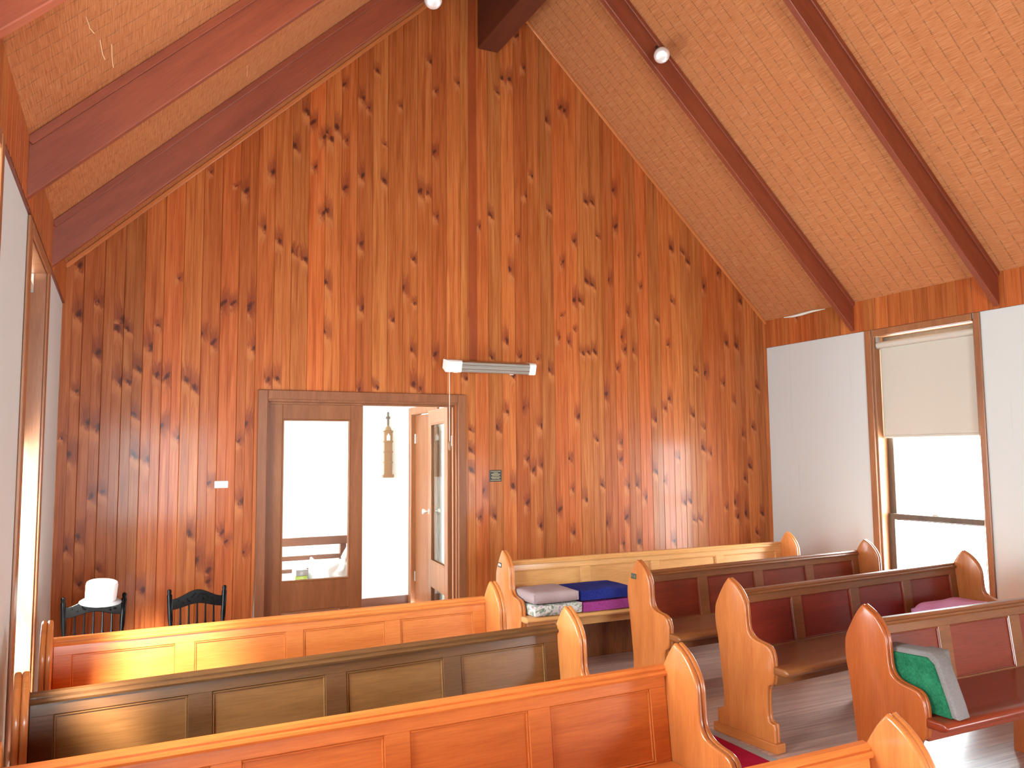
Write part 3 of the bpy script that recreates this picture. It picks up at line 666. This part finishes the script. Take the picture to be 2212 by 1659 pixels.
def pew(xl, yl, xr, yr, cols, label, plate=None, support=True):
    """from outer face of the left end (peak at yl) to the outer face of the right end (peak at yr)"""
    ce, cf, cp = (PM[c] for c in cols[:3]); cs = PM[cols[3]] if len(cols)>3 else cf
    L = math.hypot(xr-xl, yr-yl); rz = math.atan2(yr-yl, xr-xl)
    t = thing('pew', ((xl+xr)/2,(yl+yr)/2,0), rz, label, 'pew', 'church pews')
    hl = L/2; T=.046
    for s in (-1,1):
        a = s*hl; b = s*(hl-T); mid=(a+b)/2
        bm = bmesh.new()
        x0,x1 = sorted((a,mid)); prism(bm, PROFILE, x0, x1, 'X', bev=.008, seg=3)
        x0,x1 = sorted((mid,b)); prism(bm, PROFILE, x0, x1, 'X', bev=.008, seg=3)
        e = build('end_panel', bm, ce, t, axis=2, smooth=True, angle=50)
        bm = bmesh.new(); x0,x1 = sorted((s*(hl+.010), s*(hl-T-.010)))
        box(bm, x0,x1,-.322,.136,0,.050,.006,2); build('plinth', bm, ce, e, axis=1)
        if plate is not None and s==-1:
            bm = bmesh.new(); box(bm, -hl-.003, -hl+.001, .008, .060, .740, .775); p = build('number_plate', bm, M['blackmetal'] if plate==1 else M['plategreen'], e)
            p['label']='small dark number plate' if plate==1 else 'small dark green number plate'
            bm = bmesh.new()
            for (ya,yb,za,zb) in ((.014,.028,.748,.766),(.033,.038,.746,.769),(.043,.054,.751,.767)): box(bm,-hl-.0038,-hl-.0028,ya,yb,za,zb)
            # marks stay with the plate: merged as one raised number
            build('plate_number', bm, M['cream'] if plate==1 else M['steel'], e)
    # back: frame, panels, cap rail
    hi = hl-T
    def yb(z): return .022+(z-.42)*.11        # front face of the back leans away upward
    tilt = math.atan(.11)
    Mt = Matrix.Translation((0,.022,.42)) @ Matrix.Rotation(-tilt,4,'X')   # local z up the back
    HB = .334
    bm = bmesh.new(); n=4; ew=.075; sw=.088
    pw = (2*hi-2*ew-(n-1)*sw)/n
    box(bm,-hi,hi,0,.024,HB-.054,HB-.008,.003,1,Mt); box(bm,-hi,hi,0,.024,-.06,.028,.003,1,Mt)
    xs=[]; x=-hi
    for i in range(n+1):
        w = ew if i in (0,n) else sw
        box(bm,x,x+w,0.0004,.024,.024,HB-.050,.003,1,Mt); x+=w
        if i<n: xs.append((x,x+pw)); x+=pw
    back = build('backrest_frame', bm, cf, t, axis=0)
    for xa,xb in xs:
        bm = bmesh.new(); box(bm,xa-.004,xb+.004,.011,.018,.024,HB-.050,0,1,Mt)
        # small bead moulding round the panel
        for (a0,a1,z0,z1) in ((xa,xb,.028,.035),(xa,xb,HB-.061,HB-.054),(xa,xa+.007,.035,HB-.061),(xb-.007,xb,.035,HB-.061)): box(bm,a0,a1,.004,.012,z0,z1,.002,1,Mt)
        build('panel', bm, cp, back, axis=0)
    bm = bmesh.new()
    prism(bm, [(-.012,HB-.012),(-.016,HB-.004),(-.012,HB+.004),(-.004,HB+.007),(-.006,HB+.013),(0.0,HB+.023),(.016,HB+.028),(.032,HB+.022),(.036,HB+.008),(.034,HB-.012)], -hi, hi, 'X', M=Mt)
    build('top_rail', bm, cf, t, axis=0, smooth=True, angle=35)
    # seat with rounded nosing that runs past the ends' fronts
    bm = bmesh.new()
    box(bm, -hi,hi,-.305,.03,.402,.440,.004)
    N = spline([(-.300,.402),(-.37,.400),(-.393,.408),(-.402,.421),(-.393,.434),(-.37,.441),(-.300,.440)],3)
    prism(bm, N, -hl+.004, hl-.004, 'X', bev=.012, seg=3)
    build('seat', bm, cs, t, axis=0, smooth=True, angle=40)
    bm = bmesh.new(); box(bm,-hi,hi,-.28,-.255,.33,.403,.003); build('seat_rail', bm, cs, t, axis=0)
    if support:
        bm = bmesh.new()
        prism(bm, spline([(.075,.40),(.078,.20),(.085,.03)],3)+[(.085,0),(.02,0)]+spline([(-.06,.03),(-.12,.055),(-.20,.03)],3)+[(-.29,0),(-.31,0)]+spline([(-.31,.05),(-.265,.16),(-.27,.30),(-.30,.40)],3), -.018,.018,'X',bev=.004)
        build('center_support', bm, ce, t, axis=2)
    return t
P_r1 = pew(-.378,-1.160,2.44,-1.165,('amber','pale','pale'),'pale timber pew nearest the gable wall with mauve and navy cushions at its left end',plate=1)
bm = bmesh.new(); box(bm,-1.36,1.36,.050,.066,.0,.40,.003); build('lower_back', bm, PM['wine2'], P_r1, axis=2)
P_r2 = pew(.172,-2.102,2.515,-1.934,('honey','brown','deep'),'honey-ended pew with a dark green number plate, one row in front of the pale pew',plate=2)
P_r3 = pew(.172,-3.000,2.50,-2.795,('honey','brown','wine'),'pew with dark wine-red panels whose right end stands before the window')
P_r4 = pew(.172,-3.921,2.55,-3.905,('scarlet','brown','deep','deep'),'red-ended pew with a green cushion standing inside its end')
P_l1 = pew(-3.222,-2.530,-1.017,-2.464,('amber','orange','orange'),'orange pew in front of the two black chairs')
P_l2 = pew(-3.228,-3.470,-1.017,-3.308,('amber','dark','olive'),'dark brown pew with pale right end, between two orange pews')
P_l3 = pew(-3.222,-4.215,-1.017,-4.144,('honey','red','red'),'glossy reddish-orange pew in front of the dark brown pew')
P_l4 = pew(-3.222,-5.100,-1.017,-5.072,('honey','red','red'),'frontmost pew cut off by the bottom of the photo, only its right end showing')

# ------------------------------------------------------------------ aisle runner
rn = thing('aisle_runner', (-.375,-5.6,0), 0, 'long red aisle runner with grey edges on the floor between the pews', 'carpet')
bm = bmesh.new(); box(bm,-.46,.46,-3.9,3.9,0,.008,.002); build('red_pile', bm, M['carpet'], rn)
for s in (-1,1):
    bm = bmesh.new(); x0,x1=sorted((s*.46,s*.522)); box(bm,x0,x1,-3.9,3.9,0,.006,.002); build('edge_strip', bm, M['carpetedge'], rn)

# ------------------------------------------------------------------ black spindle chairs
def chair(x, y, rz, label):
    t = thing('spindle_chair', (x,y,0), rz, label, 'chair', 'black spindle chairs against the gable wall')
    K = M['black']
    lean = .10
    # back posts with turned finials
    for s in (-1,1):
        bm = bmesh.new(); px=.148; 
        prof=[(0,.385),(.010,.38),(.014,.37),(.011,.355),(.016,.345),(.015,.20),(.011,.16),(.016,.13),(.013,.05),(.014,0)]
        Mx = Matrix.Translation((s*px, .0, .36)) @ Matrix.Rotation(-lean,4,'X') @ Matrix.Rotation(s*.05,4,'Y')
        lathe(bm, list(reversed(prof)), 12, Mx); build('back_post', bm, K, t, smooth=True)
        bm = bmesh.new(); tube(bm, [(s*.148,.0,.37),(s*.152,.02,.15),(s*.158,.05,0)], [.016,.016,.013], 10); build('leg', bm, K, t, smooth=True)
        bm = bmesh.new(); lathe(bm, [(.013,0),(.016,.05),(.011,.09),(.018,.12),(.018,.24),(.012,.27),(.018,.30),(.016,.345)], 12, Matrix.Translation((s*.15,-.32,0))); build('leg', bm, K, t, smooth=True)
    # crest rail: arched, carved
    bm = bmesh.new(); n=18; top=[];bot=[]
    for i in range(n+1):
        q=-1+2*i/n; a=.5+.5*math.cos(q*PI)
        top.append((q*.152,.325+.045*a-.006*abs(q))); bot.append((q*.152,.255+.028*a))
    Mx = Matrix.Translation((0,0,.36)) @ Matrix.Rotation(-lean,4,'X')
    prism(bm, top+bot[::-1], -.012,.010,'Y',bev=.003,M=Mx)
    cr = build('crest_rail', bm, K, t)
    bm = bmesh.new(); rr=random.Random(3)
    for i in range(26):
        q=rr.uniform(-.8,.8); a=.5+.5*math.cos(q*PI)
        lathe(bm,[(.006,0),(.004,.003),(0,.004)],7,Mx @ Matrix.Translation((q*.15,-.012,.29+.037*a+rr.uniform(-.02,.02))) @ Matrix.Rotation(PI/2,4,'X'))
    build('carving', bm, K, cr, smooth=True)
    for i in range(5):
        bm = bmesh.new(); xx=-.10+.05*i
        lathe(bm,[(.005,.0),(.006,.08),(.010,.11),(.005,.13),(.010,.15),(.006,.17),(.005,.29)],8,Mx @ Matrix.Translation((xx,0,0))); build('spindle', bm, K, t, smooth=True)
    bm = bmesh.new(); box(bm,-.18,.18,-.36,.03,.345,.37,.010,3); build('seat', bm, K, t)
    for s in (-1,1):
        bm = bmesh.new(); tube(bm,[(s*.15,-.32,.15),(s*.152,.02,.15)],[.008]*2,8); build('stretcher', bm, K, t)
    for z in (.12,.2):
        bm = bmesh.new(); tube(bm,[(-.15,-.32,z),(.15,-.32,z)],[.009]*2,8); build('stretcher', bm, K, t)
    return t
chair(-3.055,-1.05,.03,'black spindle chair by the left wall with a white hat on its back')
chair(-2.465,-1.05,.05,'bare black spindle chair with carved arched crest, left of the doors')
hat = thing('sun_hat', (-3.02,-1.055,.712), 0, 'white round hat with grey brim resting on the left black chair back', 'hat')
bm = bmesh.new(); lathe(bm,[(.084,0),(.087,.02),(.089,.095),(.085,.110),(.074,.116),(0,.118)],32); build('crown', bm, M['hatcloth'], hat, smooth=True)
bm = bmesh.new(); lathe(bm,[(.080,.006),(.104,.000),(.118,-.010),(.116,-.014),(.100,-.006),(.080,0)],32,close=False); build('brim', bm, M['greycloth'], hat, smooth=True)
hat.rotation_euler = (.10,.06,0)

# ------------------------------------------------------------------ cushions
def cushion(name, loc, rz, sx, sy, sz, mat, label, sag=.0, piping=None, rot=None, group='kneeling and seat cushions on the pews', edge=.35, seed=1):
    bm = bmesh.new(); nx,ny=14,10
    def pt(i,j,top):
        a=-1+2*i/nx; b=-1+2*j/ny
        k=(1-abs(a)**6)**.5*(1-abs(b)**6)**.5 if abs(a)<1 and abs(b)<1 else 0
        w=noise.noise((a*2+seed,b*2,seed*1.7))*.10
        h=sz*(.5*edge+ (.5-.5*edge)*k) 
        z = sz/2+(h*(1+w) if top else -h) - sag*(a*a)*(1 if True else 0)
        rr = 1-.03*(abs(a*b)**3)
        return (a*sx/2*rr, b*sy/2*rr, z)
    T=[[bm.verts.new(pt(i,j,True)) for j in range(ny+1)] for i in range(nx+1)]
    B=[[bm.verts.new(pt(i,j,False)) for j in range(ny+1)] for i in range(nx+1)]
    for i in range(nx):
        for j in range(ny):
            bm.faces.new([T[i][j],T[i+1][j],T[i+1][j+1],T[i][j+1]]); bm.faces.new([B[i][j],B[i][j+1],B[i+1][j+1],B[i+1][j]])
    rim=[(i,0) for i in range(nx)]+[(nx,j) for j in range(ny)]+[(i,ny) for i in range(nx,0,-1)]+[(0,j) for j in range(ny,0,-1)]
    for p,q in zip(rim,rim[1:]+rim[:1]): bm.faces.new([B[p[0]][p[1]],B[q[0]][q[1]],T[q[0]][q[1]],T[p[0]][p[1]]])
    o = build(name, bm, mat, smooth=True, angle=80, loc=loc, rot=rot or (0,0,rz))
    finish(o, label, 'cushion', group)
    if piping:
        bm = bmesh.new()
        for zf in (edge*.5,-edge*.5):
            pts=[]
            for (i,j) in rim+rim[:1]:
                p=pt(i,j,True); pts.append((p[0]*1.004,p[1]*1.004,sz/2+zf*sz))
            tube(bm, pts, .004, 5)
        build('piping', bm, piping, o)
    return o
SEAT=.4405
cushion('floral_cushion', (-.125,-1.385,SEAT), .02, .39,.36,.080, M['floral'], 'pale floral cushion lying under the mauve cushion on the pale pew', edge=.8, seed=2)
cushion('mauve_cushion', (-.140,-1.385,SEAT+.083), .0, .37,.36,.085, M['mauve'], 'mauve cushion on top of the floral cushion on the pale pew', edge=.7, seed=4)
cushion('magenta_cushion', (.30,-1.385,SEAT), .0, .45,.36,.075, M['magenta'], 'magenta velvet cushion lying under the navy cushion on the pale pew', edge=.85, seed=5)
cushion('navy_cushion', (.285,-1.385,SEAT+.080), .0, .45,.36,.078, M['navy'], 'navy blue velvet cushion on top of the magenta cushion', edge=.85, seed=6)
cushion('pink_cushion', (2.06,-3.03,SEAT), .09, .52,.34,.135, M['pink'], 'pink cushion on the right end of the wine-panelled pew seat', edge=.4, seed=7)
# green kneeler standing on edge inside the red pew end
g = thing('green_cushion', (.255,-4.11,SEAT+.002), 0, 'green velvet cushion with grey border standing on edge inside the red pew end', 'cushion', 'kneeling and seat cushions on the pews')
bm = bmesh.new()
Q=[(-.205,.0),(.135,.0),(.150,.03),(.150,.225),(.130,.250),(-.10,.262),(-.135,.235),(-.19,.06)]
Mx = Matrix.Rotation(math.radians(-4),4,'Y')
prism(bm, Q, .0,.085,'X',bev=.012,seg=3,M=Mx); build('grey_border', bm, M['grey'], g, smooth=True, angle=40)
bm = bmesh.new(); cx=sum(q[0] for q in Q)/len(Q); cz=.13
prism(bm, [(cx+(q[0]-cx)*.88, .004+(q[1])*.90) for q in Q], -.012,.004,'X',bev=.005,seg=2,M=Mx); build('green_pad', bm, M['green'], g, smooth=True, angle=40)
bm = bmesh.new(); box(bm,.0,.055,-.05,.05,0,.24,.015,3,Matrix.Translation((.40,-4.12,SEAT+.002)) @ Matrix.Rotation(math.radians(-6),4,'Y'))
finish(build('grey_cushion', bm, M['grey'], smooth=True), 'small grey pad half hidden behind the green cushion', 'cushion', 'kneeling and seat cushions on the pews')

# ------------------------------------------------------------------ things on the gable wall
ht = thing('strip_heater', (-.03,0,2.34), 0, 'long strip heater with white ends and mesh grille above the doors', 'heater')
th = math.radians(16)
Mh = Matrix.Translation((0,-.20,0)) @ Matrix.Rotation(th,4,'X')
body=[(.045,.046),(-.030,.050),(-.046,.040),(-.046,-.040),(-.030,-.050),(.045,-.030)]
bm = bmesh.new(); prism(bm, body, -.43+.145, .43-.065, 'X', M=Mh)
build('housing', bm, M['steel'], ht, axis=0)
for a,b in ((-.43,-.285),(.365,.43)):
    bm = bmesh.new(); prism(bm, [(p[0]*1.05,p[1]*1.06) for p in body], a,b,'X',bev=.004,M=Mh); build('end_cap', bm, M['cream'], ht)
bm = bmesh.new()
for i in range(82):
    xx=-.28+.0078*i; tube(bm,[Mh@Vector((xx,-.050,-.044)),Mh@Vector((xx,-.054,0)),Mh@Vector((xx,-.050,.044))],.0011,4)
for zz in (-.038,-.02,0,.02,.038): tube(bm,[Mh@Vector((-.285,-.055,zz)),Mh@Vector((.365,-.055,zz))],.0014,4)
build('mesh_grille', bm, M['mesh'], ht)
for zz in (-.018,.018):
    bm = bmesh.new(); tube(bm,[Mh@Vector((-.285,-.049,zz)),Mh@Vector((.365,-.049,zz))],.006,8); build('heating_element', bm, M['steel'], ht, smooth=True)
for xx in (-.25,.30):
    bm = bmesh.new(); box(bm,xx-.012,xx+.012,-.165,-.0,-.008,.014); box(bm,xx-.02,xx+.02,-.006,0,-.04,.04); build('bracket', bm, M['cream'], ht)
bm = bmesh.new(); tube(bm,[(-.385,-.20,-.05),(-.385,-.20,-.66)],.0022,5); cd=build('pull_cord', bm, M['cream'], ht)
bm = bmesh.new(); lathe(bm,[(.004,.02),(.011,.012),(.013,-.03),(.008,-.055),(0,-.058)],12,Matrix.Translation((-.385,-.20,-.67))); build('cord_toggle', bm, M['hangwood'], cd, smooth=True)

pq = thing('wall_plaque', (.102,-.001,1.383), 0, 'small black plaque with gold lettering beside the doors', 'plaque')
bm = bmesh.new(); box(bm,-.059,.059,-.008,0,-.051,.051,.002); build('plate', bm, M['plaque'], pq)
bm = bmesh.new(); rr=random.Random(11)
for row,(z,w,h) in enumerate(((.040,.100,.004),(.026,.045,.005),(.014,.085,.006),(.002,.07,.004),(-.012,.09,.005),(-.024,.075,.004),(-.039,.10,.004))):
    x=-w/2
    while x<w/2:
        q=rr.uniform(.003,.009); box(bm,x,min(x+q,w/2),-.0092,-.0078,z-h/2,z+h/2); x+=q+.003
build('lettering', bm, M['brass'], pq)
sw = thing('light_switch', (-2.23,-.001,1.361), 0, 'small white switch plate on the pine wall left of the doors', 'switch')
bm = bmesh.new(); box(bm,-.050,.050,-.010,0,-.027,.027,.003); build('cover_plate', bm, M['cream'], sw)
for xx in (-.02,.02):
    bm = bmesh.new(); box(bm,xx-.008,xx+.008,-.015,-.009,-.012,.012,.002); build('rocker', bm, M['cream'], sw)

# ------------------------------------------------------------------ spotlights on the first rafters
def spot(loc, aim, label):
    t = thing('spotlight', loc, 0, label, 'spotlight', 'spotlights on the first rafters')
    d = (Vector(aim)-Vector(loc)).normalized(); R = d.to_track_quat('Z','Y').to_matrix().to_4x4()
    bm = bmesh.new(); lathe(bm,[(.032,-.02),(.040,-.06),(.036,-.115),(.012,-.125),(.012,-.17)],16,R); build('lamp_holder', bm, M['blackmetal'], t, smooth=True)
    bm = bmesh.new(); lathe(bm,[(.030,-.025),(.046,.0),(.062,.035),(.066,.055),(.063,.070)],28,R,close=False); build('reflector', bm, M['chrome'], t, smooth=True)
    bm = bmesh.new(); lathe(bm,[(.063,.068),(.058,.080),(.036,.092),(0,.097)],28,R); build('bulb_face', bm, M['chrome'], t, smooth=True)
    bm = bmesh.new(); e=R@Vector((0,0,-.15)); tube(bm,[e,(e.x,e.y+.03,e.z+.045)],.012,8); build('mount', bm, M['blackmetal'], t)
    return t
spot((1.015,-1.38,4.885),(-.6,-4.4,2.2),'chrome spotlight with black holder on the first rafter of the right slope')
spot((-.99,-1.35,4.89),(-1.6,-4.2,2.4),'chrome spotlight at the top edge on the first rafter of the left slope')

# ------------------------------------------------------------------ porch contents
hg = thing('wall_hanging', (-.365,PB-.001,1.36), 0, 'carved wooden tower-shaped wall hanging topped by a cross in the porch', 'hanging')
bm = bmesh.new(); prism(bm, spline([(-.046,0),(-.046,.42),(-.040,.47),(-.022,.515),(0,.535),(.022,.515),(.040,.47),(.046,.42),(.046,0)],3), -.03,0,'Y',bev=.006); build('carved_body', bm, M['hangwood'], hg, axis=2)
for z in (.14,.25,.36,.47):
    bm = bmesh.new(); box(bm,-.052,.052,-.034,0,z-.008,z+.010,.003); build('band', bm, M['hangwood'], hg, axis=0)
bm = bmesh.new(); box(bm,-.062,.062,-.04,0,-.02,.012,.004); build('base_moulding', bm, M['hangwood'], hg, axis=0)
bm = bmesh.new(); prism(bm,[(-.018,.375),(.018,.375),(.018,.42),(0,.45),(-.018,.42)],-.038,-.028,'Y'); build('niche', bm, M['cream'], hg)
bm = bmesh.new(); box(bm,-.009,.009,-.022,-.006,.53,.68,.002); box(bm,-.022,.022,-.021,-.007,.605,.632,.002); build('cross', bm, M['sash'], hg, axis=2)
bn = thing('slatted_bench', (-1.58,.93,0), 0, 'brown slatted bench in the porch behind the closed glazed leaf', 'bench')
BW=M['benchwood']
for i,(z0,z1) in enumerate(((.755,.83),(.625,.665),(.515,.55))):
    bm = bmesh.new(); box(bm,-.62,.62,.02,.045,z0,z1,.004); build('back_slat', bm, BW, bn, axis=0)
for i in range(4):
    bm = bmesh.new(); box(bm,-.62,.62,-.36+.09*i,-.285+.09*i,.40,.425,.004); build('seat_slat', bm, BW, bn, axis=0)
for s in (-1,1):
    bm = bmesh.new(); box(bm,s*.55-.03,s*.55+.03,.045,.085,0,.82,.005); build('leg', bm, BW, bn, axis=2)
    bm = bmesh.new(); box(bm,s*.55-.03,s*.55+.03,-.34,-.29,0,.40,.005); build('leg', bm, BW, bn, axis=2)
    bm = bmesh.new(); box(bm,s*.55-.025,s*.55+.025,-.34,.045,.345,.40,.005); build('seat_bearer', bm, BW, bn, axis=1)
bz=.4255
for i,(w,d,h,lb,mt) in enumerate(((.115,.16,.045,'bottom book of the small pile on the porch bench','paper'),(.105,.15,.055,'middle book of the small pile on the porch bench','lime'),(.11,.15,.050,'top book of the small pile on the porch bench','paper'))):
    b = thing('book', (-1.485+.004*i,.72,bz), .05*i-.04, lb, 'book', 'pile of books on the porch bench')
    bm = bmesh.new(); box(bm,-w/2,w/2,-d/2,-d/2+.003,0,h); box(bm,-w/2,w/2,-d/2,d/2,0,.003); box(bm,-w/2,w/2,-d/2,d/2,h-.003,h); build('cover', bm, M['lime'] if i<2 else M['greycloth'], b)
    bm = bmesh.new(); box(bm,-w/2+.003,w/2-.004,-d/2+.003,d/2-.004,.003,h-.003); build('pages', bm, M['paper'], b)
    bz += h+.001
pb = thing('plastic_bag', (-1.215,.74,.4255), 0, 'crumpled white plastic bag on the porch bench beside the books', 'bag')
bm = bmesh.new(); bmesh.ops.create_icosphere(bm, subdivisions=4, radius=1)
for v in bm.verts:
    p=v.co.copy(); n=noise.noise(p*2.2+Vector((3,1,0)))*.22+noise.noise(p*6)*.09
    e=1+n; zz=max(p.z*e,-.55)
    v.co=Vector((p.x*.185*e,p.y*.12*e,(zz+.55)*.135+ (.07*max(0,p.x)**2 if p.z>0 else 0)))
build('bag_body', bm, M['plastic'], pb, smooth=True, angle=70)
for sx,hh in ((-1,.10),(1,.13)):
    bm = bmesh.new(); n=9
    pr=[(.012,.0),(.034,.03),(.028,hh*.6),(.010,hh),(0,hh+.004)]
    lathe(bm, pr, 7, Matrix.Translation((sx*.135,0,.15+.045*(sx>0))) @ Matrix.Rotation(sx*.25,4,'Y'))
    for v in bm.verts: v.co += Vector((noise.noise(v.co*30)*.012,noise.noise(v.co*28+Vector((4,0,0)))*.012,0))
    build('handle', bm, M['plastic'], pb, smooth=True, angle=70)

# loose straws hanging from the matting on the left slope
rr=random.Random(5)
bm = bmesh.new()
def onslope(x,y): return Vector((x,y,ZC+PITCH*(H+x)))
for (x,y,dx,dy,dz) in ((-2.85,-3.3,.07,.0,-.02),(-2.83,-3.28,.02,.05,.09),(-2.75,-3.25,.04,0,-.09),(-3.02,-3.0,.01,.0,-.08),(-3.06,-3.1,.02,.02,-.05),(-2.3,-1.6,.0,0,-.05),(-2.9,-2.0,.02,0,-.03),(-2.62,-3.1,.02,0,-.06),(-3.1,-3.35,.03,0,-.04)):
    a=onslope(x,y)+Vector((0,0,-.002)); tube(bm,[a,a+Vector((dx*.5,dy*.5,dz*.6-.02)),a+Vector((dx,dy,dz-.02))],.0012,4)
finish(build('loose_straw', bm, M['straw']), 'loose pale straws hanging from the matting on the left slope', 'straw', None, 'stuff')

# ------------------------------------------------------------------ light
W = bpy.data.worlds.new('sky'); S.world = W; W.use_nodes = True
nt = W.node_tree; bg = nt.nodes['Background']
bg.inputs[0].default_value = (.86,1.0,1.08,1); bg.inputs[1].default_value = SKY
sd = bpy.data.lights.new('sun','SUN'); sd.energy = SUN; sd.angle = math.radians(10); sd.color=(1,.93,.80)
sun = bpy.data.objects.new('sun', sd); COL.objects.link(sun)
sun.rotation_euler = Vector(SUNDIR).to_track_quat('-Z','Y').to_euler()
def portal(x,y,z,rot,sx,sy):
    l = bpy.data.lights.new('window_portal','AREA'); l.shape='RECTANGLE'; l.size=sx; l.size_y=sy; l.cycles.is_portal=True
    o = bpy.data.objects.new('window_portal', l); COL.objects.link(o); o.location=(x,y,z); o.rotation_euler=rot
for side in (-1,1):
    for y0,y1 in WIN[side]:
        sl = SILLS.get((side,y0),SILL); portal(side*(H+WT+.01),(y0+y1)/2,(sl+HEAD)/2,(0,PI/2 if side>0 else -PI/2,0),HEAD-sl,y1-y0)
for xa,xb,za,zb in FW: portal((xa+xb)/2,YF-.16,(za+zb)/2,(PI/2,0,0),xb-xa,zb-za)
portal(PXL-.11,.77,1.28,(0,-PI/2,0),2.35,.86)

S.view_settings.view_transform='Standard'; S.view_settings.look='None'; S.view_settings.gamma=1.0
S.view_settings.use_curve_mapping=False
S.view_settings.exposure=EXPO
S.cycles.max_bounces=8; S.cycles.diffuse_bounces=4; S.cycles.glossy_bounces=4; S.cycles.transmission_bounces=8; S.cycles.transparent_max_bounces=12
S.cycles.caustics_reflective=False; S.cycles.caustics_refractive=False
S.cycles.sample_clamp_indirect=8
S.cycles.use_denoising=True
